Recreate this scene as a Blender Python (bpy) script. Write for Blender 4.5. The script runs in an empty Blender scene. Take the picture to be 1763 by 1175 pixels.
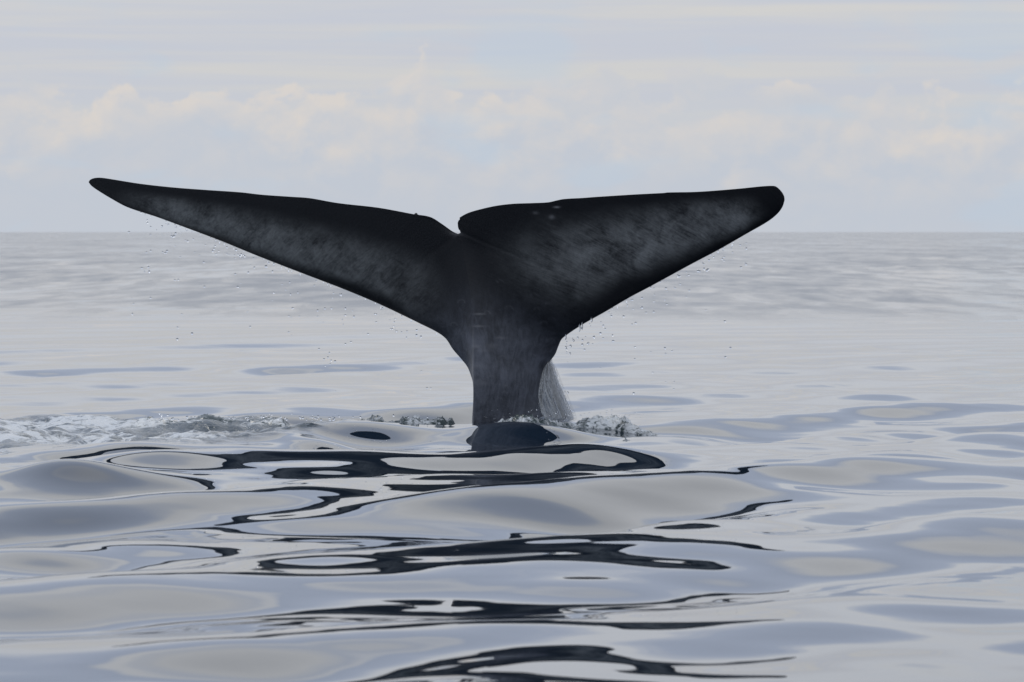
import bpy, bmesh, math, random
import numpy as np
from mathutils import Vector

random.seed(7)
rng = np.random.default_rng(11)
sc = bpy.context.scene
col = sc.collection

# ------------------------------------------------------------------ camera
W, H = 1763.0, 1175.0
LENS = 200.0
F = LENS / 36.0 * W                 # focal length in photo pixels
DIST = 49.0                         # camera to tail
CAM_H = 1.65                        # eye height in a small boat
HORIZON = 399.5
PITCH = math.atan((H / 2 - HORIZON) / F)
cam_d = bpy.data.cameras.new('camera')
cam_d.sensor_width = 36.0
cam_d.lens = LENS
cam_d.clip_start = 0.5
cam_d.clip_end = 60000.0
cam_d.dof.use_dof = True
cam_d.dof.focus_distance = DIST
cam_d.dof.aperture_fstop = 9.0
cam = bpy.data.objects.new('camera', cam_d)
cam.location = (0, -DIST, CAM_H)
cam.rotation_euler = (math.pi / 2 - PITCH, 0, 0)
col.objects.link(cam)
sc.camera = cam

# ------------------------------------------------------------------ light
SUN_EL, SUN_AZ = math.radians(52), math.radians(-25)   # azimuth from +Y (behind the whale), to the left
sun_d = bpy.data.lights.new('sun', 'SUN')
sun_d.energy = 1.0
sun_d.angle = math.radians(18)
sun_d.color = (1.0, 0.95, 0.88)
sun = bpy.data.objects.new('sun', sun_d)
sdir = Vector((math.sin(SUN_AZ) * math.cos(SUN_EL), math.cos(SUN_AZ) * math.cos(SUN_EL), math.sin(SUN_EL)))
sun.rotation_euler = sdir.to_track_quat('Z', 'Y').to_euler()
sun.location = sdir * 200
col.objects.link(sun)

sc.view_settings.view_transform = 'Standard'
sc.view_settings.look = 'None'
sc.view_settings.exposure = 0.0
sc.view_settings.gamma = 1.0
sc.view_settings.use_curve_mapping = False
sc.render.engine = 'CYCLES'
sc.cycles.max_bounces = 8
sc.cycles.transparent_max_bounces = 12
sc.cycles.caustics_reflective = False
sc.cycles.caustics_refractive = False


def lin(r, g, b):
    def f(c):
        c /= 255.0
        return c / 12.92 if c <= 0.04045 else ((c + 0.055) / 1.055) ** 2.4
    return (f(r), f(g), f(b), 1.0)


class NT:
    """small helper round a node tree"""
    def __init__(self, tree):
        self.t = tree
        for n in list(tree.nodes):
            tree.nodes.remove(n)

    def n(self, typ, **kw):
        nd = self.t.nodes.new(typ)
        for k, v in kw.items():
            setattr(nd, k, v)
        return nd

    def put(self, sock, v):
        if hasattr(v, 'is_output'):
            self.t.links.new(v, sock)
        else:
            sock.default_value = v

    def math(self, op, a, b=None, c=None, clamp=False):
        nd = self.n('ShaderNodeMath', operation=op, use_clamp=clamp)
        for i, v in enumerate((a, b, c)):
            if v is not None:
                self.put(nd.inputs[i], v)
        return nd.outputs[0]

    def sep(self, v):
        nd = self.n('ShaderNodeSeparateXYZ')
        self.put(nd.inputs[0], v)
        return nd.outputs

    def comb(self, x, y, z):
        nd = self.n('ShaderNodeCombineXYZ')
        for i, v in enumerate((x, y, z)):
            self.put(nd.inputs[i], v)
        return nd.outputs[0]

    def noise(self, vec, scale=1.0, detail=3.0, rough=0.5, dist=0.0):
        nd = self.n('ShaderNodeTexNoise')
        self.put(nd.inputs['Vector'], vec)
        nd.inputs['Scale'].default_value = scale
        nd.inputs['Detail'].default_value = detail
        nd.inputs['Roughness'].default_value = rough
        nd.inputs['Distortion'].default_value = dist
        return nd.outputs['Fac']

    def smooth(self, v, a, b, lo=0.0, hi=1.0):
        nd = self.n('ShaderNodeMapRange', interpolation_type='SMOOTHSTEP')
        self.put(nd.inputs['Value'], v)
        for k, x in (('From Min', a), ('From Max', b), ('To Min', lo), ('To Max', hi)):
            self.put(nd.inputs[k], x)
        return nd.outputs['Result']

    def mix(self, fac, a, b):
        nd = self.n('ShaderNodeMix', data_type='RGBA')
        self.put(nd.inputs[0], fac)
        self.put(nd.inputs[6], a)
        self.put(nd.inputs[7], b)
        return nd.outputs[2]

    def ramp(self, fac, stops):
        nd = self.n('ShaderNodeValToRGB')
        self.put(nd.inputs[0], fac)
        cr = nd.color_ramp
        while len(cr.elements) > 1:
            cr.elements.remove(cr.elements[-1])
        cr.elements[0].position, cr.elements[0].color = stops[0]
        for p, c in stops[1:]:
            e = cr.elements.new(p)
            e.color = c
        return nd.outputs[0]

    def attr(self, name):
        return self.n('ShaderNodeAttribute', attribute_name=name)


# ------------------------------------------------------------------ sky: bright broken overcast over a hazy cumulus bank
world = bpy.data.worlds.new('World')
sc.world = world
world.use_nodes = True
k = NT(world.node_tree)
out = k.n('ShaderNodeOutputWorld')
sky = k.n('ShaderNodeTexSky', sky_type='NISHITA')
sky.sun_disc = False
sky.sun_elevation = SUN_EL
sky.sun_rotation = SUN_AZ
sky.altitude = 0.0
sky.dust_density = 2.0
bg_clear = k.n('ShaderNodeBackground')
k.t.links.new(sky.outputs[0], bg_clear.inputs[0])
bg_clear.inputs[1].default_value = 0.08

gen = k.n('ShaderNodeTexCoord').outputs['Generated']
dx, dy, dz = k.sep(gen)
el = k.math('ARCSINE', dz)                         # elevation, radians
elp = k.math('ABSOLUTE', el)
az = k.math('ARCTAN2', dx, dy)
# overcast sheet, its tone by elevation
base = k.ramp(k.math('DIVIDE', elp, 1.5708), [
    (0.0, lin(196, 203, 214)), (0.006, lin(198, 204, 213)), (0.02, lin(203, 206, 211)), (0.045, lin(220, 224, 232)),
    (0.10, lin(230, 234, 242)), (0.22, lin(236, 240, 247)), (1.0, lin(240, 244, 250))])
# flat cloud layer seen from below: streaks low down, patches higher up
pl = k.math('ADD', elp, 0.05)
px_ = k.math('DIVIDE', az, k.math('POWER', pl, 0.5))
flat = k.comb(k.math('DIVIDE', dx, pl), k.math('DIVIDE', dy, pl), 0.0)
n_hi = k.noise(flat, 0.42, 3.0, 0.42, 0.2)
lav = lin(186, 198, 221)
beige = lin(231, 233, 236)
hi_col = k.mix(k.smooth(n_hi, 0.50, 0.57), lav, beige)
base = k.mix(k.smooth(elp, 0.08, 0.12, 0.0, 0.9), base, hi_col)
# long thin streaks low over the cumulus
st = k.noise(k.comb(k.math('MULTIPLY', az, 9.0), k.math('MULTIPLY', elp, 230.0), 3.7), 1.0, 4.0, 0.55, 0.4)
st_m = k.math('MULTIPLY', k.smooth(elp, 0.014, 0.03), k.smooth(elp, 0.045, 0.09, 1.0, 0.0))
st_col = k.mix(k.smooth(st, 0.36, 0.64), lin(197, 202, 214), lin(211, 210, 208))
base = k.mix(k.math('MULTIPLY', st_m, 0.85), base, st_col)
# cumulus bank near the horizon
S = 62.0
cu_v = k.comb(k.math('MULTIPLY', az, S), k.math('MULTIPLY', elp, S * 1.35), 8.3)
cu_v2 = k.comb(k.math('MULTIPLY_ADD', az, S, -0.10), k.math('MULTIPLY_ADD', elp, S * 1.35, 0.20), 8.3)
c1 = k.noise(cu_v, 1.55, 8.0, 0.56, 0.25)
c2 = k.noise(cu_v2, 1.55, 8.0, 0.56, 0.25)
top = k.noise(k.comb(k.math('MULTIPLY', az, 38.0), 0.0, 2.2), 1.0, 2.0, 0.5)
top_el = k.math('MULTIPLY_ADD', top, 0.020, 0.0125)
dens = k.math('SUBTRACT', k.math('ADD', c1, k.math('MULTIPLY', k.math('SUBTRACT', top_el, elp), 30.0)), 0.42)
cu_m = k.smooth(dens, 0.0, 0.09)
lit = k.math('MULTIPLY_ADD', k.math('SUBTRACT', c1, c2), 2.6, 0.30, clamp=True)
rim = k.smooth(dens, 0.0, 0.34, 0.34, 0.0)
lit = k.math('ADD', lit, rim, clamp=True)
lit = k.math('MULTIPLY', lit, k.smooth(elp, 0.002, 0.018, 0.15, 1.0))
big = k.noise(k.comb(k.math('MULTIPLY', az, 30.0), k.math('MULTIPLY', elp, 60.0), 5.5), 1.0, 2.0, 0.5)
lit = k.math('MULTIPLY', lit, k.smooth(big, 0.38, 0.62, 0.45, 1.25), clamp=True)
cu_col = k.mix(lit, lin(195, 202, 213), lin(219, 213, 208))
base = k.mix(k.math('MULTIPLY', cu_m, 0.9), base, cu_col)
# pale blue gaps
gap = k.noise(k.comb(k.math('MULTIPLY', az, 40.0), k.math('MULTIPLY', elp, 105.0), 1.4), 1.0, 3.0, 0.5, 0.3)
gap_m = k.math('MULTIPLY', k.smooth(gap, 0.53, 0.68), k.smooth(elp, 0.03, 0.05, 0.5, 0.0))
base = k.mix(gap_m, base, lin(190, 205, 221))
bg_cloud = k.n('ShaderNodeBackground')
k.t.links.new(base, bg_cloud.inputs[0])
bg_cloud.inputs[1].default_value = 1.0
mx = k.n('ShaderNodeMixShader')
mx.inputs[0].default_value = 0.96                  # almost closed cloud cover
k.t.links.new(bg_clear.outputs[0], mx.inputs[1])
k.t.links.new(bg_cloud.outputs[0], mx.inputs[2])
k.t.links.new(mx.outputs[0], out.inputs[0])


# ------------------------------------------------------------------ helpers
def px2w(px, py, y):
    """photo pixel + depth of the thing -> point"""
    px, py, y = np.broadcast_arrays(np.asarray(px, float), np.asarray(py, float), np.asarray(y, float))
    a = (px - W / 2) / F
    b = -(py - H / 2) / F
    cp, sp = math.cos(PITCH), math.sin(PITCH)
    dy_ = cp + b * sp
    dz_ = -sp + b * cp
    t = (y + DIST) / dy_
    return np.stack([a * t, y, CAM_H + dz_ * t], -1)


def px_sea(px, py):
    """photo pixel on the level sea"""
    r = CAM_H * F / (py - HORIZON)
    return (px - W / 2) / F * r, r - DIST


def smooth01(x, a, b):
    t = np.clip((np.asarray(x, float) - a) / (b - a), 0, 1)
    return t * t * (3 - 2 * t)


def vnoise(x, y, seed=0):
    """smooth value noise, -1..1"""
    xi, yi = np.floor(x).astype(np.int64), np.floor(y).astype(np.int64)
    fx, fy = x - xi, y - yi
    fx = fx ** 3 * (fx * (fx * 6 - 15) + 10)
    fy = fy ** 3 * (fy * (fy * 6 - 15) + 10)

    def h(i, j):
        n = (i * 374761393 + j * 668265263 + seed * 982451653) & 0xffffffff
        n = ((n ^ (n >> 13)) * 1274126177) & 0xffffffff
        n = n ^ (n >> 16)
        return (n & 0xffff) / 32767.5 - 1.0
    a = h(xi, yi) * (1 - fx) + h(xi + 1, yi) * fx
    b = h(xi, yi + 1) * (1 - fx) + h(xi + 1, yi + 1) * fx
    return a * (1 - fy) + b * fy


def fbm(x, y, octs=4, gain=0.5, seed=0):
    s, a = 0.0, 1.0
    for i in range(octs):
        s = s + a * vnoise(x * 2 ** i + 17.3 * i, y * 2 ** i - 9.1 * i, seed + i)
        a *= gain
    return s


def ridged(x, y, octs=4, gain=0.55, seed=0):
    s, a, t = 0.0, 1.0, 0.0
    for i in range(octs):
        s = s + a * (1 - 2 * np.abs(vnoise(x * 2 ** i + 5.7 * i, y * 2 ** i + 3.1 * i, seed + i)))
        t += a
        a *= gain
    return s / t


def mesh_obj(name, verts, faces, mat=None, smooth=True, parent=None, attrs=None):
    me = bpy.data.meshes.new(name)
    verts = np.asarray(verts, np.float32)
    faces = np.asarray(faces, np.int32)
    n = faces.shape[1]
    me.vertices.add(len(verts))
    me.vertices.foreach_set('co', verts.ravel())
    me.loops.add(faces.size)
    me.loops.foreach_set('vertex_index', faces.ravel())
    me.polygons.add(len(faces))
    me.polygons.foreach_set('loop_start', np.arange(0, faces.size, n, dtype=np.int32))
    me.polygons.foreach_set('loop_total', np.full(len(faces), n, np.int32))
    me.update(calc_edges=True)
    me.validate()
    for nm, a in (attrs or {}).items():
        a = np.asarray(a, np.float32)
        if a.ndim == 1:
            at = me.attributes.new(nm, 'FLOAT', 'POINT')
            at.data.foreach_set('value', a)
        else:
            at = me.attributes.new(nm, 'FLOAT_VECTOR', 'POINT')
            at.data.foreach_set('vector', a.ravel())
    me.polygons.foreach_set('use_smooth', np.full(len(me.polygons), smooth, bool))
    if mat:
        me.materials.append(mat)
    ob = bpy.data.objects.new(name, me)
    col.objects.link(ob)
    ob.parent = parent
    return ob


def grid_faces(nr, nc):
    i = np.arange(nr - 1)[:, None] * nc + np.arange(nc - 1)[None, :]
    return np.stack([i, i + 1, i + nc + 1, i + nc], -1).reshape(-1, 4)


def tag(o, label, cat=None, kind=None, group=None):
    o['label'] = label
    if cat:
        o['category'] = cat
    if kind:
        o['kind'] = kind
    if group:
        o['group'] = group


def new_mat(name):
    m = bpy.data.materials.new(name)
    m.use_nodes = True
    return m, NT(m.node_tree)


# ------------------------------------------------------------------ materials
def water_material():
    m, k = new_mat('sea_water')
    o = k.n('ShaderNodeOutputMaterial')
    p = k.n('ShaderNodeBsdfPrincipled')
    p.inputs['IOR'].default_value = 1.333
    pos = k.n('ShaderNodeNewGeometry').outputs['Position']
    x, y, z = k.sep(pos)
    # wind has roughened the water further out; round the whale it is glassy
    edge = k.noise(k.comb(k.math('MULTIPLY', x, 0.05), k.math('MULTIPLY', y, 0.02), 0.0), 1.0, 3.0, 0.5)
    far = k.smooth(k.math('ADD', y, k.math('MULTIPLY', edge, 40.0)), 60.0, 105.0)
    wash = k.attr('wash').outputs['Fac']
    foam = k.attr('foam').outputs['Fac']
    # cat's paws: patches of finer and coarser ripple
    r1 = k.noise(k.comb(k.math('MULTIPLY', x, 0.75), k.math('MULTIPLY', y, 0.075), 0.0), 1.0, 4.0, 0.6, 0.4)
    r2 = k.noise(k.comb(k.math('MULTIPLY', x, 0.10), k.math('MULTIPLY', y, 0.010), 4.0), 1.0, 4.0, 0.55, 0.4)
    paws = k.smooth(k.math('ADD', k.math('MULTIPLY', r1, 0.55), k.math('MULTIPLY', r2, 0.45)), 0.36, 0.64)
    rip = k.noise(k.comb(x, k.math('MULTIPLY', y, 0.35), 0.0), 1.3, 3.0, 0.6, 0.3)
    b1 = k.n('ShaderNodeBump')
    b1.inputs['Strength'].default_value = 1.0
    b1.inputs['Distance'].default_value = 1.0
    hgt = k.math('MULTIPLY', k.math('MULTIPLY', rip, k.math('MULTIPLY_ADD', paws, 0.045, 0.012)), far)
    fine = k.noise(k.comb(x, k.math('MULTIPLY', y, 0.6), 2.0), 1.6, 2.0, 0.5)
    hgt = k.math('ADD', hgt, k.math('MULTIPLY', fine, 0.004))
    chop = k.noise(k.comb(x, y, z), 26.0, 3.0, 0.6, 0.2)
    hgt = k.math('ADD', hgt, k.math('MULTIPLY', k.math('MULTIPLY', chop, 0.008), wash))
    k.put(b1.inputs['Height'], hgt)
    k.put(p.inputs['Normal'], b1.outputs[0])
    k.put(p.inputs['Roughness'], k.math('ADD', k.math('MULTIPLY_ADD', k.math('MULTIPLY', far, paws), 0.20, 0.015), k.math('MULTIPLY', wash, 0.06)))
    # white water: foam streaks with torn edges
    fn = k.noise(k.comb(k.math('MULTIPLY', x, 0.9), k.math('MULTIPLY', y, 0.55), k.math('MULTIPLY', z, 2.0)), 4.5, 6.0, 0.68, 0.9)
    fm = k.smooth(k.math('ADD', k.math('MULTIPLY', foam, 0.5), k.math('MULTIPLY_ADD', fn, 1.6, -0.8)), 0.32, 0.50)
    bubbles = k.mix(k.math('MULTIPLY', wash, 0.55), (0.010, 0.020, 0.036, 1), (0.055, 0.080, 0.085, 1))
    k.put(p.inputs['Base Color'], k.mix(k.math('MULTIPLY', fm, 0.85), bubbles, (0.72, 0.75, 0.77, 1)))
    k.put(p.inputs['Specular IOR Level'], k.math('MULTIPLY_ADD', fm, -0.35, 0.5))
    k.t.links.new(p.outputs[0], o.inputs[0])
    return m


def skin_material():
    m, k = new_mat('whale_skin')
    o = k.n('ShaderNodeOutputMaterial')
    p = k.n('ShaderNodeBsdfPrincipled')
    p.inputs['IOR'].default_value = 1.36
    flow = k.attr('flow').outputs['Vector']
    pig = k.attr('pigment').outputs['Fac']
    stock = k.attr('stock').outputs['Fac']
    mark = k.attr('mark').outputs['Fac']
    fu, fv, fw = k.sep(flow)
    obj = k.n('ShaderNodeTexCoord').outputs['Object']
    streak = k.noise(k.comb(k.math('MULTIPLY', fu, 150.0), k.math('MULTIPLY', fv, 7.5), fw), 1.0, 6.0, 0.66, 1.1)
    blotch = k.noise(obj, 5.0, 4.0, 0.6, 0.4)
    fine = k.noise(obj, 46.0, 3.0, 0.6)
    ox, oy, oz = k.sep(obj)
    vert = k.noise(k.comb(k.math('MULTIPLY', ox, 17.0), k.math('MULTIPLY', oy, 17.0), k.math('MULTIPLY', oz, 6.5)), 1.0, 5.0, 0.62, 1.2)
    amt = k.math('MULTIPLY', pig, k.smooth(k.math('ADD', k.math('MULTIPLY', streak, 0.62), k.math('MULTIPLY', blotch, 0.93)), 0.36, 1.16))
    amt = k.math('ADD', amt, k.math('MULTIPLY', k.math('SUBTRACT', fine, 0.5), k.math('MULTIPLY', pig, 0.35)), clamp=True)
    c = k.mix(amt, (0.0165, 0.0185, 0.0230, 1), (0.30, 0.32, 0.335, 1))
    st_amt = k.math('MULTIPLY', stock, k.smooth(k.math('ADD', k.math('MULTIPLY', vert, 0.7), k.math('MULTIPLY', blotch, 0.9)), 0.50, 1.10, 0.30, 1.0))
    c = k.mix(st_amt, c, (0.150, 0.165, 0.205, 1))
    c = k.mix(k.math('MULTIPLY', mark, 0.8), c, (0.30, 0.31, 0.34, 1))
    k.put(p.inputs['Base Color'], c)
    k.put(p.inputs['Roughness'], k.math('MULTIPLY_ADD', blotch, 0.25, 0.30))
    p.inputs['Specular IOR Level'].default_value = 0.28
    b = k.n('ShaderNodeBump')
    b.inputs['Strength'].default_value = 0.35
    b.inputs['Distance'].default_value = 0.02
    k.put(b.inputs['Height'], k.math('ADD', k.math('MULTIPLY', streak, 0.35), k.math('ADD', k.math('MULTIPLY', vert, 0.35), k.math('MULTIPLY', fine, 0.25))))
    k.put(p.inputs['Normal'], b.outputs[0])
    k.t.links.new(p.outputs[0], o.inputs[0])
    return m


def drop_material():
    m, k = new_mat('clear_water_drop')
    o = k.n('ShaderNodeOutputMaterial')
    p = k.n('ShaderNodeBsdfPrincipled')
    p.inputs['Base Color'].default_value = (0.97, 0.98, 1.0, 1)
    p.inputs['Transmission Weight'].default_value = 1.0
    p.inputs['IOR'].default_value = 1.333
    p.inputs['Roughness'].default_value = 0.0
    k.t.links.new(p.outputs[0], o.inputs[0])
    return m


def sheet_material():
    """aerated falling water: clear where thin, grey-white in the streaks"""
    m, k = new_mat('falling_water_sheet')
    o = k.n('ShaderNodeOutputMaterial')
    p = k.n('ShaderNodeBsdfPrincipled')
    flow = k.attr('flow').outputs['Vector']
    fu, fv, fw = k.sep(flow)
    s = k.noise(k.comb(k.math('MULTIPLY', fu, 5.0), k.math('MULTIPLY', fv, 1.3), 0.0), 1.0, 5.0, 0.6, 1.3)
    s2 = k.noise(k.comb(k.math('MULTIPLY', fu, 22.0), k.math('MULTIPLY', fv, 2.4), 6.0), 1.0, 3.0, 0.6, 0.8)
    p.inputs['IOR'].default_value = 1.333
    p.inputs['Roughness'].default_value = 0.10
    air = k.smooth(k.math('ADD', k.math('MULTIPLY', s, 0.7), k.math('MULTIPLY', s2, 0.3)), 0.42, 0.60)
    k.put(p.inputs['Transmission Weight'], k.math('MULTIPLY_ADD', air, -0.65, 0.95))
    k.put(p.inputs['Base Color'], k.mix(air, (0.34, 0.37, 0.41, 1), (0.58, 0.60, 0.63, 1)))
    # thin torn edge lets the sea behind show
    edge = k.math('ADD', k.smooth(fu, 0.72, 1.0), k.math('MULTIPLY', k.math('SUBTRACT', s2, 0.5), 1.6))
    k.put(p.inputs['Alpha'], k.smooth(edge, 0.45, 0.95, 1.0, 0.10))
    b = k.n('ShaderNodeBump')
    b.inputs['Strength'].default_value = 0.8
    b.inputs['Distance'].default_value = 0.03
    k.put(b.inputs['Height'], s)
    k.put(p.inputs['Normal'], b.outputs[0])
    k.t.links.new(p.outputs[0], o.inputs[0])
    return m


def splash_material():
    m, k = new_mat('churned_water')
    o = k.n('ShaderNodeOutputMaterial')
    p = k.n('ShaderNodeBsdfPrincipled')
    pos = k.n('ShaderNodeNewGeometry').outputs['Position']
    n = k.noise(pos, 22.0, 4.0, 0.65, 0.5)
    fo = k.attr('foam').outputs['Fac']
    f = k.smooth(k.math('ADD', n, k.math('MULTIPLY_ADD', fo, 0.5, -0.22)), 0.44, 0.66)
    p.inputs['IOR'].default_value = 1.333
    k.put(p.inputs['Base Color'], k.mix(f, (0.060, 0.080, 0.082, 1), (0.66, 0.69, 0.71, 1)))
    k.put(p.inputs['Roughness'], k.math('MULTIPLY_ADD', f, 0.4, 0.22))
    k.t.links.new(p.outputs[0], o.inputs[0])
    return m


M_SEA = water_material()
M_SKIN = skin_material()
M_DROP = drop_material()
M_SHEET = sheet_material()
M_SPLASH = splash_material()


def plain_mat(name, c, rough):
    m, k = new_mat(name)
    o = k.n('ShaderNodeOutputMaterial')
    p = k.n('ShaderNodeBsdfPrincipled')
    n = k.noise(k.n('ShaderNodeTexCoord').outputs['Object'], 60.0, 3.0, 0.6)
    k.put(p.inputs['Base Color'], k.mix(n, tuple(x * 0.6 for x in c[:3]) + (1,), c))
    p.inputs['Roughness'].default_value = rough
    k.t.links.new(p.outputs[0], o.inputs[0])
    return m


M_BARN = plain_mat('barnacle_shell', (0.03, 0.03, 0.034, 1), 0.6)

# ------------------------------------------------------------------ the sea
def wave_set():
    ws = []
    r = np.random.default_rng(WAVE_SEED)
    # (count, wavelength range, rms slope, main heading in degrees, spread)
    for cnt, l0, l1, slope, head, spread in WAVE_BANDS:
        for i in range(cnt):
            L = l0 * (l1 / l0) ** ((i + r.random()) / cnt)
            th = math.radians(head + spread * (r.random() + r.random() - 1.0))
            kk = 2 * math.pi / L
            amp = slope * math.sqrt(2.0 / cnt) / kk
            ws.append((kk * math.sin(th), kk * math.cos(th), amp, r.random() * 2 * math.pi, L))
    return ws


WAVE_SEED = 30
WAVE_BANDS = [(7, 9.0, 24.0, 0.015, 15, 50),
              (12, 2.4, 5.0, 0.060, -45, 36),
              (10, 1.1, 2.2, 0.085, -72, 24),
              (8, 1.0, 2.4, 0.022, 30, 60),
              (8, 0.40, 0.9, 0.004, 10, 80)]
WAVES = wave_set()

# features read off the photograph: (x, y, height, half-width x, half-width y, turn)
HUMPS = []


def hump(px, py, h, sx, sy, turn=0.0):
    x, y = px_sea(px, py)
    HUMPS.append((x, y, h, sx, sy, math.radians(turn)))


hump(92, 840, 0.115, 0.50, 0.60, 10)       # smooth hump by the wash
hump(560, 760, 0.07, 0.30, 0.9, 20)          # shoulder at the end of the wash
HUMPS.append((0.1, -2.5, 0.055, 2.4, 0.8, 0.03))
LAP = (0.05, -1.85, 0.070, 1.35, 0.55, 0.05)    # swell lapping in front of the tail


def sea_height(x, y, dxs=None, dys=None):
    z = np.zeros_like(x)
    for kx, ky, a, ph, L in WAVES:
        w = 1.0
        if dxs is not None:
            w = (1 - smooth01(dxs / L, 0.14, 0.30)) * (1 - smooth01(dys / L, 0.14, 0.30))
        z += a * w * np.sin(kx * x + ky * y + ph)
    z *= 0.86 + 0.14 * smooth01(y, -16.0, -10.0) * (1 - smooth01(y, -1.0, 3.0)) - 0.46 * smooth01(y, -0.5, 5.0) - 0.28 * (1 - smooth01(y, -24.0, -14.0)) - 0.20 * smooth01(x, 1.2, 3.5) * (1 - smooth01(y, -1.0, 4.0))               # quieter beyond the disturbed patch
    for hx, hy, h, sx, sy, t in HUMPS:
        u = (x - hx) * math.cos(t) + (y - hy) * math.sin(t)
        v = -(x - hx) * math.sin(t) + (y - hy) * math.cos(t)
        z += h * np.exp(-(u / sx) ** 2 - (v / sy) ** 2)
    # keep the water level calm right at the tail
    return z


for _ in range(2):
    _p = np.array([[0.0]]), np.array([[-0.45]])
    HUMPS.append((0.0, -0.45, 0.045 - float(sea_height(*_p)[0, 0]), 2.2, 1.5, 0.0))

HUMPS.append(LAP)


def wash_mask(x, y):
    """churned water to the left of the tail"""
    r = y + DIST
    px = x / r * F + W / 2
    lo = -5.2 + 0.0 * x                              # near edge
    near = np.interp(px, [-3000, 0, 320, 520, 650, 740], [-5.6, -5.2, -4.6, -3.0, -0.9, 0.4])
    far = np.interp(px, [-3000, 0, 200, 480, 620, 720], [2.6, 1.6, 1.4, 0.9, 0.7, 0.6])
    m = smooth01(y, near - 0.5, near + 0.7) * (1 - smooth01(y, far - 0.3, far + 0.4))
    return m * (1 - smooth01(px, 590, 720)) * smooth01(x, -16, -9)


def wash_height(x, y):
    ch = ridged(x * 1.5 + 0.3 * y, y * 0.60 - 0.1 * x, 5, 0.55, 3)
    fb = fbm(x * 2.4 + 0.4 * y, y * 0.8, 4, 0.6, 21)
    return 0.085 * ch + 0.032 * fb + 0.02


def axis(lo, hi, step, grow, end_lo, end_hi):
    mid = np.arange(lo, hi + step / 2, step)

    def tail(d):
        o, s, p = [], step, 0.0
        while p < d:
            s *= grow
            p += s
            o.append(p)
        return np.array(o)
    return np.concatenate([(lo - tail(lo - end_lo))[::-1], mid, hi + tail(end_hi - hi)])


def build_sea():
    xs = axis(-6.6, 6.6, 0.04, 1.08, -15000, 15000)
    ys_near = axis(-31.0, 3.0, 0.05, 1.25, -400, 3.01)
    ys_far = axis(3.0, 3.05, 0.05, 1.0125, 3.0, 22000)
    ys = np.concatenate([ys_near[ys_near <= 3.0], ys_far[ys_far > 3.0]])
    X, Y = np.meshgrid(xs, ys)
    DX = np.broadcast_to(np.gradient(xs)[None, :], X.shape)
    DY = np.broadcast_to(np.gradient(ys)[:, None], X.shape)
    Z = sea_height(X, Y, DX, DY)
    wm = wash_mask(X, Y)
    idx = wm > 0.001
    foam = np.zeros_like(X)
    xx, yy, w = X[idx], Y[idx], wm[idx]
    Z[idx] += w * wash_height(xx, yy)
    fs = fbm(xx * 0.7 + 0.35 * yy, yy * 0.75 - 0.12 * xx, 4, 0.55, 40)
    left = 1 - smooth01(xx, -3.6, -1.6)
    foam[idx] = w * np.clip(0.42 + 0.45 * fs + 0.25 * left - 0.25 * (1 - left), 0, 1)
    V = np.stack([X, Y, Z], -1).reshape(-1, 3)
    o = mesh_obj('sea', V, grid_faces(len(ys), len(xs)), M_SEA, True, None,
                 {'foam': foam.ravel(), 'wash': wm.ravel()})
    tag(o, 'calm grey glassy sea with gentle ripples reaching the horizon', None, 'structure')
    return o


build_sea()

# ------------------------------------------------------------------ the whale's tail
XM, _, ZM = px2w(790, 402, 0.0)
XK = px2w(815, 620, 0.0)[0]

# left outline: tail stock, leading edge, tip ; right outline the same
A_L = [(812, 830), (812.5, 727), (814.7, 688), (814, 659), (811, 648), (805, 632.7), (795, 619.5), (779.7, 601.8), (767.5, 583.5), (752, 572),
       (720, 556), (712, 552), (652.5, 523.7), (593, 498.7), (521.5, 471.3), (445, 441.6), (380, 415), (319, 392), (270, 374), (219, 357), (190, 341.5), (168, 328), (157, 320), (152.5, 314)]
T_L = [(152.5, 314), (155, 310), (162, 307), (173, 306.3), (190, 308.5), (240, 316.5), (298, 323), (350, 327), (415, 331.5), (450, 335.5), (500, 339), (533, 341.4),
       (581, 349.8), (652, 358), (712, 369), (740.6, 373.8), (759.7, 385.0), (778.8, 398.5), (788, 403.0)]
A_R = [(940, 830), (937, 727), (936, 719), (930, 706), (927, 688), (928, 668), (932.4, 646), (937, 632.7), (949, 619.5), (956, 610), (962, 595), (967, 584.5),
       (976, 577), (992, 566), (1010, 555), (1040.5, 538), (1083, 513), (1119, 494), (1190.6, 455), (1238, 430), (1286, 402.5), (1321.6, 382), (1338, 369), (1347, 357), (1351, 345)]
T_R = [(1351, 345), (1350, 338), (1345, 329.5), (1336, 321.5), (1328, 320.3), (1309.7, 321.3), (1274, 325), (1202.5, 330.5), (1149, 331.7), (1143, 332.5), (1095, 335), (1024, 339.5), (1005, 341),
       (971, 343), (958, 345.5), (944, 348.6), (915, 350), (883, 351.2), (855, 354.5), (832, 359.4), (807, 366.5), (792, 374.3), (790.5, 376.5), (791.5, 378.5), (788.3, 381.5), (788.0, 386), (788.8, 393), (790.5, 396.5), (792.7, 398.8), (792.3, 401.5), (788, 403.0)]
MID = [(815, 830), (814.5, 727), (815, 660), (814.5, 600), (815, 560), (813, 530), (806, 480), (797, 435), (790, 410), (788, 403.0)]


_spl = {}


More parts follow.
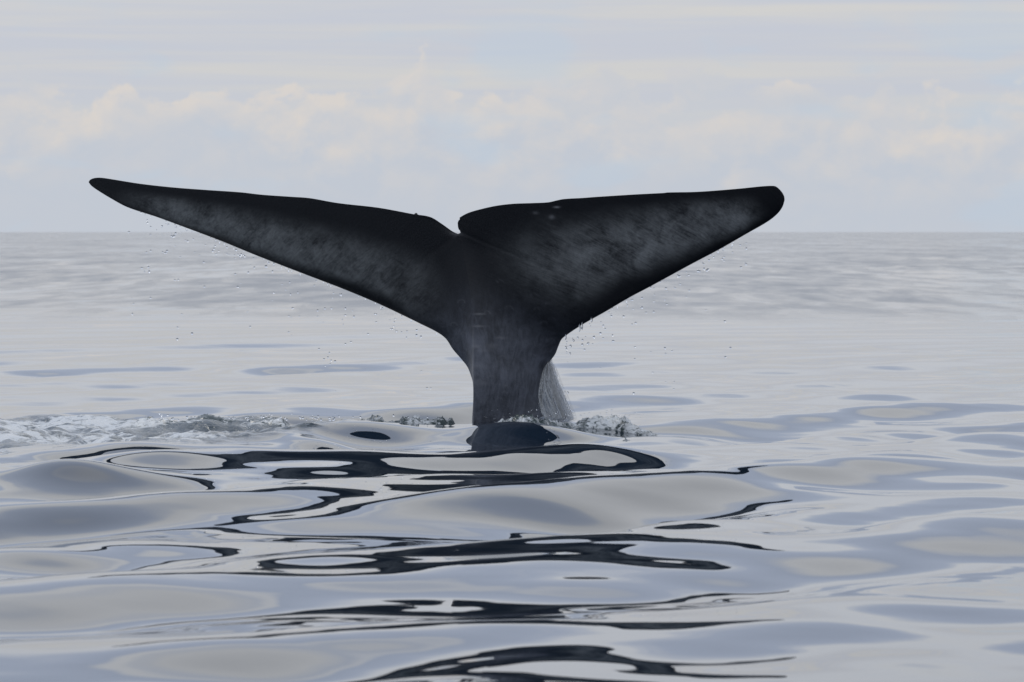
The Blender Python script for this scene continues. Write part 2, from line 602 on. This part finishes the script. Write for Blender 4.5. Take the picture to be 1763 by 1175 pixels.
def spline(pts):
    """rounded copy of an outline (Catmull-Rom through its points)"""
    p = np.array(pts, float)
    q = np.vstack([2 * p[0] - p[1], p, 2 * p[-1] - p[-2]])
    o = []
    for i in range(1, len(q) - 2):
        a, b, c, d = q[i - 1:i + 3]
        # centripetal-style damping keeps short segments next to long ones from overshooting
        L = np.hypot(*(c - b))
        m1 = (c - a) / max(np.hypot(*(c - a)), 1e-6) * L
        m2 = (d - b) / max(np.hypot(*(d - b)), 1e-6) * L
        for t in np.linspace(0, 1, 8, endpoint=False):
            o.append((2 * t ** 3 - 3 * t ** 2 + 1) * b + (t ** 3 - 2 * t ** 2 + t) * m1 + (-2 * t ** 3 + 3 * t ** 2) * c + (t ** 3 - t ** 2) * m2)
    o.append(p[-1])
    return np.array(o)


def resample(pts, n, keys=None):
    kk = (len(pts),) + tuple(pts[0]) + tuple(pts[-1])
    if kk not in _spl:
        _spl[kk] = spline(pts)
    p = _spl[kk]
    d = np.concatenate([[0], np.cumsum(np.hypot(*np.diff(p, axis=0).T))])
    return p, d


def along(pts, frac):
    p, d = resample(pts, 0)
    q = np.asarray(frac) * d[-1]
    return np.stack([np.interp(q, d, p[:, 0]), np.interp(q, d, p[:, 1])], -1)


def frac_of(pts, pt):
    p, d = resample(pts, 0)
    f = np.linspace(0, 1, 4000)
    c = along(pts, f)
    return f[np.argmin(np.hypot(c[:, 0] - pt[0], c[:, 1] - pt[1]))]


S_NOTCH = 0.52
NS, NV = 460, 84
s = np.linspace(0, 1, NS)
# denser towards the tip where the outline turns
s = np.where(s > S_NOTCH, S_NOTCH + (1 - S_NOTCH) * (1 - (1 - (s - S_NOTCH) / (1 - S_NOTCH)) ** 1.35), s)
v = 0.5 - 0.5 * np.cos(np.linspace(0, math.pi, NV))      # 0 outline/leading edge .. 1 midline/trailing edge


def pchip_like(x, xp, fp):
    y = np.interp(x, xp, fp)
    return y


def half(A, T, keys):
    """keys: (s, point on A)"""
    ks = [q[0] for q in keys]
    fa = np.interp(s, ks, [frac_of(A, q[1]) for q in keys])
    ker = np.hanning(31)
    ker /= ker.sum()
    pad = np.concatenate([2 * fa[0] - fa[15:0:-1], fa, 2 * fa[-1] - fa[-2:-17:-1]])
    fa = np.clip(np.convolve(pad, ker, 'valid'), 0, 1)
    fa[0], fa[-1] = 0, 1
    a = along(A, fa)
    # partner on the midline (below the notch) or trailing edge (beyond it)
    b = np.zeros_like(a)
    lowm = s <= S_NOTCH
    b[lowm] = along(MID, s[lowm] / S_NOTCH)
    tt = (s[~lowm] - S_NOTCH) / (1 - S_NOTCH)
    b[~lowm] = along(T[::-1], tt)
    P = a[:, None, :] * (1 - v)[None, :, None] + b[:, None, :] * v[None, :, None]
    return P


P_L = half(A_L, T_L, [(0, A_L[0]), (0.12, (813, 715)), (0.22, (812, 650)), (0.33, (779.7, 601.8)), (0.43, (725, 559)), (S_NOTCH, (640, 518)), (0.76, (400, 423)), (1, A_L[-1])])
P_R = half(A_R, T_R, [(0, A_R[0]), (0.12, (930, 706)), (0.22, (932, 646)), (0.33, (962, 595)), (0.43, (1000, 561)), (S_NOTCH, (1070, 521)), (0.76, (1225, 437)), (1, A_R[-1])])

THETA = math.tan(math.radians(13))
w_stock = 1 - smooth01(s, 0.26, 0.50)
d_mid = np.interp(s, [0, 0.2, 0.33, 0.42, 0.49, S_NOTCH, 1], [0.46, 0.44, 0.34, 0.20, 0.07, 0.012, 0.0])
d_mid = np.convolve(np.pad(d_mid, 12, mode='edge'), np.ones(25) / 25, 'valid')
d_mid[s > S_NOTCH] = np.minimum(d_mid[s > S_NOTCH], 0.012)


def foil(vv):
    return 2.0 * (1.4845 * np.sqrt(vv) - 0.63 * vv - 1.758 * vv ** 2 + 1.4215 * vv ** 3 - 0.518 * vv ** 4)


def mean_depth(px, py, ws):
    q = px2w(px, py, 0.0)
    x, z = q[..., 0], q[..., 2]
    y = -THETA * (x - XM)
    y = y - 0.42 * (np.clip(z - 0.85, 0, None) / 1.25) ** 1.7          # upper part of the flukes leans over
    y = y + 0.30 * np.clip(0.55 - z, 0, None) ** 2                     # stock bends away under the water
    tip = np.clip(np.abs(x - XM) / 3.0, 0, 1.3)
    y = y + 0.10 * tip ** 3
    y = y + ws * (THETA + 0.32) * (x - XK)                              # narrow stock is seen from its corner
    return y


def build_half(P, side):
    ws = w_stock[:, None]
    ym = mean_depth(P[..., 0], P[..., 1], ws)
    g = 0.50 * np.sqrt(np.clip(1 - (1 - v) ** 2, 0, 1)) + 0.50 * v
    if side < 0:
        g = 0.35 * np.sqrt(np.clip(1 - (1 - v) ** 2, 0, 1)) + 0.65 * v
    tmax = np.interp(s, [0, 0.35, 0.5, 0.7, 0.9, 0.97, 1], [0.13, 0.13, 0.12, 0.085, 0.045, 0.028, 0.006])
    lowm = np.interp(s, [0, 0.40, S_NOTCH], [1, 1, 0])[:, None]
    t = ws * d_mid[:, None] * g[None, :] + (1 - ws) * (tmax[:, None] * foil(v)[None, :] + d_mid[:, None] * (v[None, :] ** 2))
    # fair the transition from stock to flukes
    sg = 13
    ker = np.exp(-0.5 * (np.arange(-3 * sg, 3 * sg + 1) / sg) ** 2)
    ker /= ker.sum()
    tp = np.pad(t, ((3 * sg, 3 * sg), (0, 0)), mode='edge')
    ts = sum(ker[i] * tp[i:i + NS] for i in range(len(ker)))
    wf = (smooth01(s, 0.30, 0.40) * (1 - smooth01(s, 0.80, 0.90)))[:, None]
    t = t * (1 - wf) + ts * wf
    t = np.where((s[:, None] > S_NOTCH) & (v[None, :] > 0.97), np.minimum(t, 0.012 + 0.25 * (1 - v[None, :])), t)
    # gentle hollows and swellings of the flesh
    q = px2w(P[..., 0], P[..., 1], 0.0)
    edge = np.clip(np.minimum(v, 1 - v)[None, :] * 6, 0, 1)
    t_f = t * (1 + 0.05 * vnoise(q[..., 0] * 2.1, q[..., 2] * 2.1, 5) * edge)
    front = ym - t_f
    back = ym + t * 0.9
    return front, back


def collect():
    verts, flow, pig, stock, mark = [], [], [], [], []
    faces = []
    off = 0
    for P, side in ((P_L, -1), (P_R, 1)):
        front, back = build_half(P, side)
        q0 = px2w(P[..., 0], P[..., 1], 0.0)
        ss, vv = np.meshgrid(s, v, indexing='ij')
        # ventral pigment: pale brushed band behind the leading edge, dark rim, tip and rear
        u = (ss - S_NOTCH) / (1 - S_NOTCH)
        wob = 0.05 * vnoise(ss * 14, vv * 3, 9)
        if side < 0:
            pg = smooth01(vv + wob, 0.0, 0.16) * (1 - smooth01(vv + wob, 0.22 + 0.12 * u, 0.74 + 0.12 * u))
            pg = pg * smooth01(u, -0.32, 0.12) * (1 - smooth01(u, 0.72, 0.93)) * 0.80
        else:
            pg = smooth01(vv + wob, 0.03, 0.24) * (1 - smooth01(vv + wob, 0.34 + 0.10 * u, 0.88 + 0.10 * u))
            pg = pg * smooth01(u, -0.30, 0.25) * (1 - smooth01(u, 0.74, 0.90)) * 1.0
        z0 = q0[..., 2]
        stk = (1 - smooth01(z0, 0.55, 1.45)) * smooth01(0.52 - ss, 0.0, 0.22)
        mk = np.zeros_like(ss)
        pxx, pyy = P[..., 0], P[..., 1]

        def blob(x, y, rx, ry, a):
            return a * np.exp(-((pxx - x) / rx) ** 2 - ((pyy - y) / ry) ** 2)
        for b in ((958.5, 357, 5, 1.6, 1.0), (950, 374, 4.5, 3.5, 0.6), (922, 367, 4.5, 2.5, 0.35), (899, 414, 6, 3, 0.12), (785, 402, 9, 4, 0.25),  # last on this row: wet highlight at the notch, painted in as pale skin
                  (825, 541, 9, 1.4, 0.55), (824, 562, 9, 1.6, 0.5), (820, 597, 6, 3.0, 0.4), (832, 604, 14, 2.0, 0.22), (845, 596, 12, 5, 0.2),
                  (862, 582, 8, 2, 0.25), (823, 630, 10, 4, 0.22), (826, 660, 12, 6, 0.22), (871, 664, 3, 2.5, 0.3)):
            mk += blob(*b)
        mk += 0.42 * np.exp(-((pxx - 814.5) / 1.6) ** 2) * smooth01(pyy, 545, 600)  # rim light along the keel ridge, painted into the skin colour
        rr = np.random.default_rng(4)
        for i in range(26):                                   # small round scars
            cx, cy = rr.uniform(760, 960), rr.uniform(470, 700)
            ra = rr.uniform(3, 6)
            d = np.hypot((pxx - cx), (pyy - cy) * 1.3)
            mk += 0.13 * np.exp(-((d - ra) / 1.5) ** 2) * (pyy < cy + 1)
        q = px2w(pxx, pyy, front)
        qb = px2w(pxx, pyy, back)
        n = NS * NV
        verts += [q.reshape(-1, 3), qb.reshape(-1, 3)]
        fl = np.stack([ss * (1 if side > 0 else 1.1), vv, np.full_like(ss, side)], -1).reshape(-1, 3)
        flow += [fl, fl + [0, 0, 5.0]]
        pig += [pg.ravel(), pg.ravel() * 0.1]
        stock += [stk.ravel(), stk.ravel() * 0.6]
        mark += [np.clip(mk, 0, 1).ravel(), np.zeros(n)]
        f = grid_faces(NS, NV)
        ff, fb = f + off, f + off + n
        if side < 0:
            faces += [ff[:, ::-1], fb]
        else:
            faces += [ff, fb[:, ::-1]]
        # thin rear edge of the fluke
        r = np.nonzero(s >= S_NOTCH - 1e-9)[0]
        r0, r1 = r[:-1] * NV + NV - 1 + off, r[1:] * NV + NV - 1 + off
        faces.append(np.stack([r0, r1, r1 + n, r0 + n], -1))
        off += 2 * n
    return (np.concatenate(verts), np.concatenate(faces),
            {'flow': np.concatenate(flow), 'pigment': np.concatenate(pig), 'stock': np.concatenate(stock), 'mark': np.concatenate(mark)})


V, FA, AT = collect()
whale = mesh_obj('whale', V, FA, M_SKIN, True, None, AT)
bm = bmesh.new()
bm.from_mesh(whale.data)
bmesh.ops.remove_doubles(bm, verts=bm.verts, dist=0.0006)
bmesh.ops.dissolve_degenerate(bm, dist=0.0002, edges=bm.edges)
# fair the meeting of the two halves
fair = [vt for vt in bm.verts if not vt.is_boundary and abs(vt.co.x - XM) < 1.15 and vt.co.z > 0.75]
lay = bm.verts.layers.float_vector['flow']
fair = [vt for vt in fair if 0.33 < vt[lay][0] < 0.64 and vt[lay][1] > 0.03 and not (vt[lay][0] > 0.53 and vt[lay][1] > 0.985)]
for _ in range(60):
    bmesh.ops.smooth_vert(bm, verts=fair, factor=0.5, use_axis_x=False, use_axis_y=True, use_axis_z=False)
# the cut end far under the water is closed
be = [e for e in bm.edges if e.is_boundary]
if be:
    bmesh.ops.holes_fill(bm, edges=be, sides=0)
bmesh.ops.recalc_face_normals(bm, faces=bm.faces)
bm.to_mesh(whale.data)
bm.free()
whale.data.polygons.foreach_set('use_smooth', np.ones(len(whale.data.polygons), bool))
tag(whale, 'dark grey whale tail with broad notched flukes raised above the sea', 'whale')


def blob_mesh(name, loc, r, squash, parent, mat, seed):
    bm = bmesh.new()
    bmesh.ops.create_icosphere(bm, subdivisions=2, radius=r)
    rr = random.Random(seed)
    for vt in bm.verts:
        vt.co *= 1 + rr.uniform(-0.18, 0.18)
        vt.co.z *= squash
        vt.co += Vector(loc)
    me = bpy.data.meshes.new(name)
    bm.to_mesh(me)
    bm.free()
    me.materials.append(mat)
    o = bpy.data.objects.new(name, me)
    col.objects.link(o)
    o.parent = parent
    return o


def front_y(px, py):
    """depth of the fluke's middle sheet at a pixel"""
    return float(mean_depth(np.array(px, float), np.array(py, float), 0.0))


for i, (bx, by, r, sq) in enumerate(((716, 370.5, 0.014, 1.3), (719, 371.5, 0.010, 1.0))):
    p = px2w(bx, by, front_y(bx, by))
    b = blob_mesh('barnacle', p, r, sq, whale, M_BARN, i)


# ------------------------------------------------------------------ water pouring off the tail stock
def falling_water():
    n, mm = 90, 60
    t = np.linspace(0, 1, n)[:, None]
    u = np.linspace(0, 1, mm)[None, :]
    py = 614 + (736 - 614) * t + 0 * u
    left = np.interp(py, [614, 622, 640, 660, 690, 710, 736], [948, 944, 932, 927, 926, 929, 936])
    right = np.interp(py, [614, 622, 640, 660, 690, 710, 736], [951, 952, 960, 969, 981, 989, 998])
    left = left - 10
    px = left + (right - left) * u
    rag = 1.0 * vnoise(py * 0.09, u * 0 + 3.0, 4) * u
    px = px + rag
    yb = 0.30 + 0.10 * t + 0.14 * (1 - (2 * u - 1) ** 2) * -1
    corr = 0.018 * fbm(u * 9 + 0.4 * t, t * 1.5 + 0 * u, 3, 0.6, 2) * (0.3 + t)
    thick = 0.022 * np.sqrt(np.clip(1 - (2 * u - 1) ** 6, 0, 1)) + 0.0 * t
    f = px2w(px, py, yb + corr - thick)
    b = px2w(px, py, yb + corr * 0.6 + thick)
    fl = np.stack([u + 0 * t, t + 0 * u, 0 * u * t], -1).reshape(-1, 3)
    g = grid_faces(n, mm)
    V = np.concatenate([f.reshape(-1, 3), b.reshape(-1, 3)])
    FA = np.concatenate([g[:, ::-1], g + n * mm])
    o = mesh_obj('falling_water', V, FA, M_SHEET, True, None, {'flow': np.concatenate([fl, fl])})
    bm = bmesh.new()
    bm.from_mesh(o.data)
    bmesh.ops.remove_doubles(bm, verts=bm.verts, dist=0.0004)
    be = [e for e in bm.edges if e.is_boundary]
    if be:
        bmesh.ops.holes_fill(bm, edges=be, sides=0)
    bmesh.ops.recalc_face_normals(bm, faces=bm.faces)
    bm.to_mesh(o.data)
    bm.free()
    tag(o, 'grey streaked curtain of water pouring off the tail beside its stock', 'water', 'stuff')


falling_water()


# ------------------------------------------------------------------ splashes: finely churned low ridges of water
def splash_ridge(name, label, pts, width, hfun, seed, foam_amt, step=0.011):
    """pts: photo pixels of the foot line on the sea; a noisy low ridge stands along it"""
    w = np.array([px_sea(*p) for p in pts])
    d = np.concatenate([[0], np.cumsum(np.hypot(*np.diff(w, axis=0).T))])
    n = int(d[-1] / step) + 2
    q = np.linspace(0, d[-1], n)
    cx, cy = np.interp(q, d, w[:, 0])[:, None], np.interp(q, d, w[:, 1])[:, None]
    mm = max(10, int(width / 0.02))
    u = np.linspace(-1, 1, mm)[None, :]
    X = cx + 0 * u
    Y = cy + u * width / 2
    base = sea_height(X, Y)
    wm = wash_mask(X, Y)
    hh = hfun(q / d[-1])[:, None] * np.clip(1 - u ** 2, 0, 1) ** 0.7
    nz = 0.62 + 0.22 * ridged(X * 5.0, Y * 5.0, 3, 0.6, seed) + 0.22 * fbm(X * 21, Y * 15, 4, 0.65, seed + 7)
    Z = base + wm * wash_height(X, Y) + hh * np.clip(nz, -0.2, 2.0) - 0.008
    X = X + 0.012 * vnoise(X * 30, Y * 30, seed + 3)
    V = np.stack([X, Y, Z], -1).reshape(-1, 3)
    fo = np.clip(foam_amt + 0.4 * fbm(X * 4, Y * 3, 3, 0.5, seed + 9), 0, 1)
    o = mesh_obj(name, V, grid_faces(n, mm)[:, ::-1], M_SPLASH, True, None, {'foam': fo.ravel()})
    tag(o, label, 'splash', 'stuff')
    return o


def arch(a, b, h, jag=0.5, seed=0):
    return lambda t: h * smooth01(t, 0, a) * (1 - smooth01(t, b, 1)) * (1 + jag * vnoise(t * 25, t * 0 + 0.5, seed))


splash_ridge('splash_crest', 'thin broken crest of splashing water along the far edge of the wash',
             [(210, 727), (330, 726), (450, 725), (560, 726), (640, 731)], 0.4, arch(0.12, 0.93, 0.045, 1.0, 3), 3, 0.35)
splash_ridge('splash_crest', 'low ragged line of splashes between the wash and the tail stock',
             [(600, 730), (650, 733), (700, 735), (750, 734), (792, 732)], 0.4, arch(0.12, 0.9, 0.062, 0.9, 5), 31, 0.25)
splash_ridge('splash_mound', 'churned mound of foaming water right of the tail stock',
             [(985, 735), (1020, 733), (1060, 733), (1105, 736), (1170, 738)], 0.5, lambda t: np.interp(t, [0, 0.1, 0.28, 0.5, 0.68, 0.8, 1], [0, 0.06, 0.115, 0.125, 0.05, 0.016, 0.0]), 51, 0.5)
splash_ridge('splash_collar', 'pale frothing splash round the foot of the tail stock',
             [(838, 735), (865, 737), (900, 739), (935, 738), (965, 736), (998, 734)], 0.34, lambda t: np.interp(t, [0, 0.12, 0.3, 0.45, 0.6, 0.8, 1], [0, 0.03, 0.10, 0.085, 0.09, 0.06, 0.02]), 71, 0.6)


# ------------------------------------------------------------------ drops
def drops():
    bm0 = bmesh.new()
    bmesh.ops.create_icosphere(bm0, subdivisions=2, radius=1.0)
    bv = np.array([vt.co[:] for vt in bm0.verts])
    bf = np.array([[x.index for x in f.verts] for f in bm0.faces])
    bm0.free()
    V, FA = [], []
    r = np.random.default_rng(23)
    cnt = 0

    def add(p, rad, stretch=1.0):
        nonlocal cnt
        jig = 1 + 0.15 * r.standard_normal(3)
        sv = bv * np.array([rad * jig[0], rad * jig[1], rad * stretch])
        V.append(sv + p)
        FA.append(bf + cnt * len(bv))
        cnt += 1
    lead_l = np.array(A_L[9:-4])
    lead_r = np.array(A_R[11:-4])
    for lead, n, x0, x1 in ((lead_l, 74, 215, 755), (lead_r, 42, 968, 1292)):
        o = np.argsort(lead[:, 0])
        for i in range(n):
            px = x0 + (x1 - x0) * (i + r.random()) / n
            py0 = float(np.interp(px, lead[o, 0], lead[o, 1]))
            y = front_y(px, py0)
            # clinging drip
            if r.random() < 0.55:
                add(px2w(px, py0 + r.uniform(0, 3), y), r.uniform(0.004, 0.008), r.uniform(1.5, 5.0))
            # a broken string of drops below it
            m = r.integers(0, 5)
            run = r.uniform(20, 60) if r.random() < 0.5 else r.uniform(80, 260)
            for j in range(m):
                py = py0 + 5 + run * r.random() ** 1.3
                if py < 712:
                    add(px2w(px + r.normal(0, 2.2), py, y + r.normal(0, 0.05)), r.uniform(0.005, 0.011), r.uniform(0.9, 1.3))
    # string off the right corner of the stock
    for py in (589, 593, 597, 601, 606, 609, 624):
        add(px2w(976 + r.normal(0, 1.2), py, 0.1), r.uniform(0.004, 0.007), r.uniform(1, 1.8))
    # spray at the foot of the tail and along the crests
    for i in range(60):
        px = r.uniform(822, 1000)
        add(px2w(px, 733 - abs(r.normal(0, 15)), -0.55 + 0.2 * r.random()), r.uniform(0.004, 0.010))
    for i in range(34):
        px = r.uniform(1005, 1110)
        add(px2w(px, 722 - abs(r.normal(0, 8)), r.uniform(0.0, 0.4)), r.uniform(0.003, 0.006))
    for i in range(110):
        px = r.uniform(250, 760)
        add(px2w(px, 724 + 6 * (px > 600) - abs(r.normal(0, 5)), r.uniform(0.3, 1.0)), r.uniform(0.004, 0.012))
    o = mesh_obj('water_droplets', np.concatenate(V), np.concatenate(FA), M_DROP, True)
    tag(o, 'clear water droplets dripping from the flukes and spraying off the splashes', 'droplets', 'stuff')


drops()
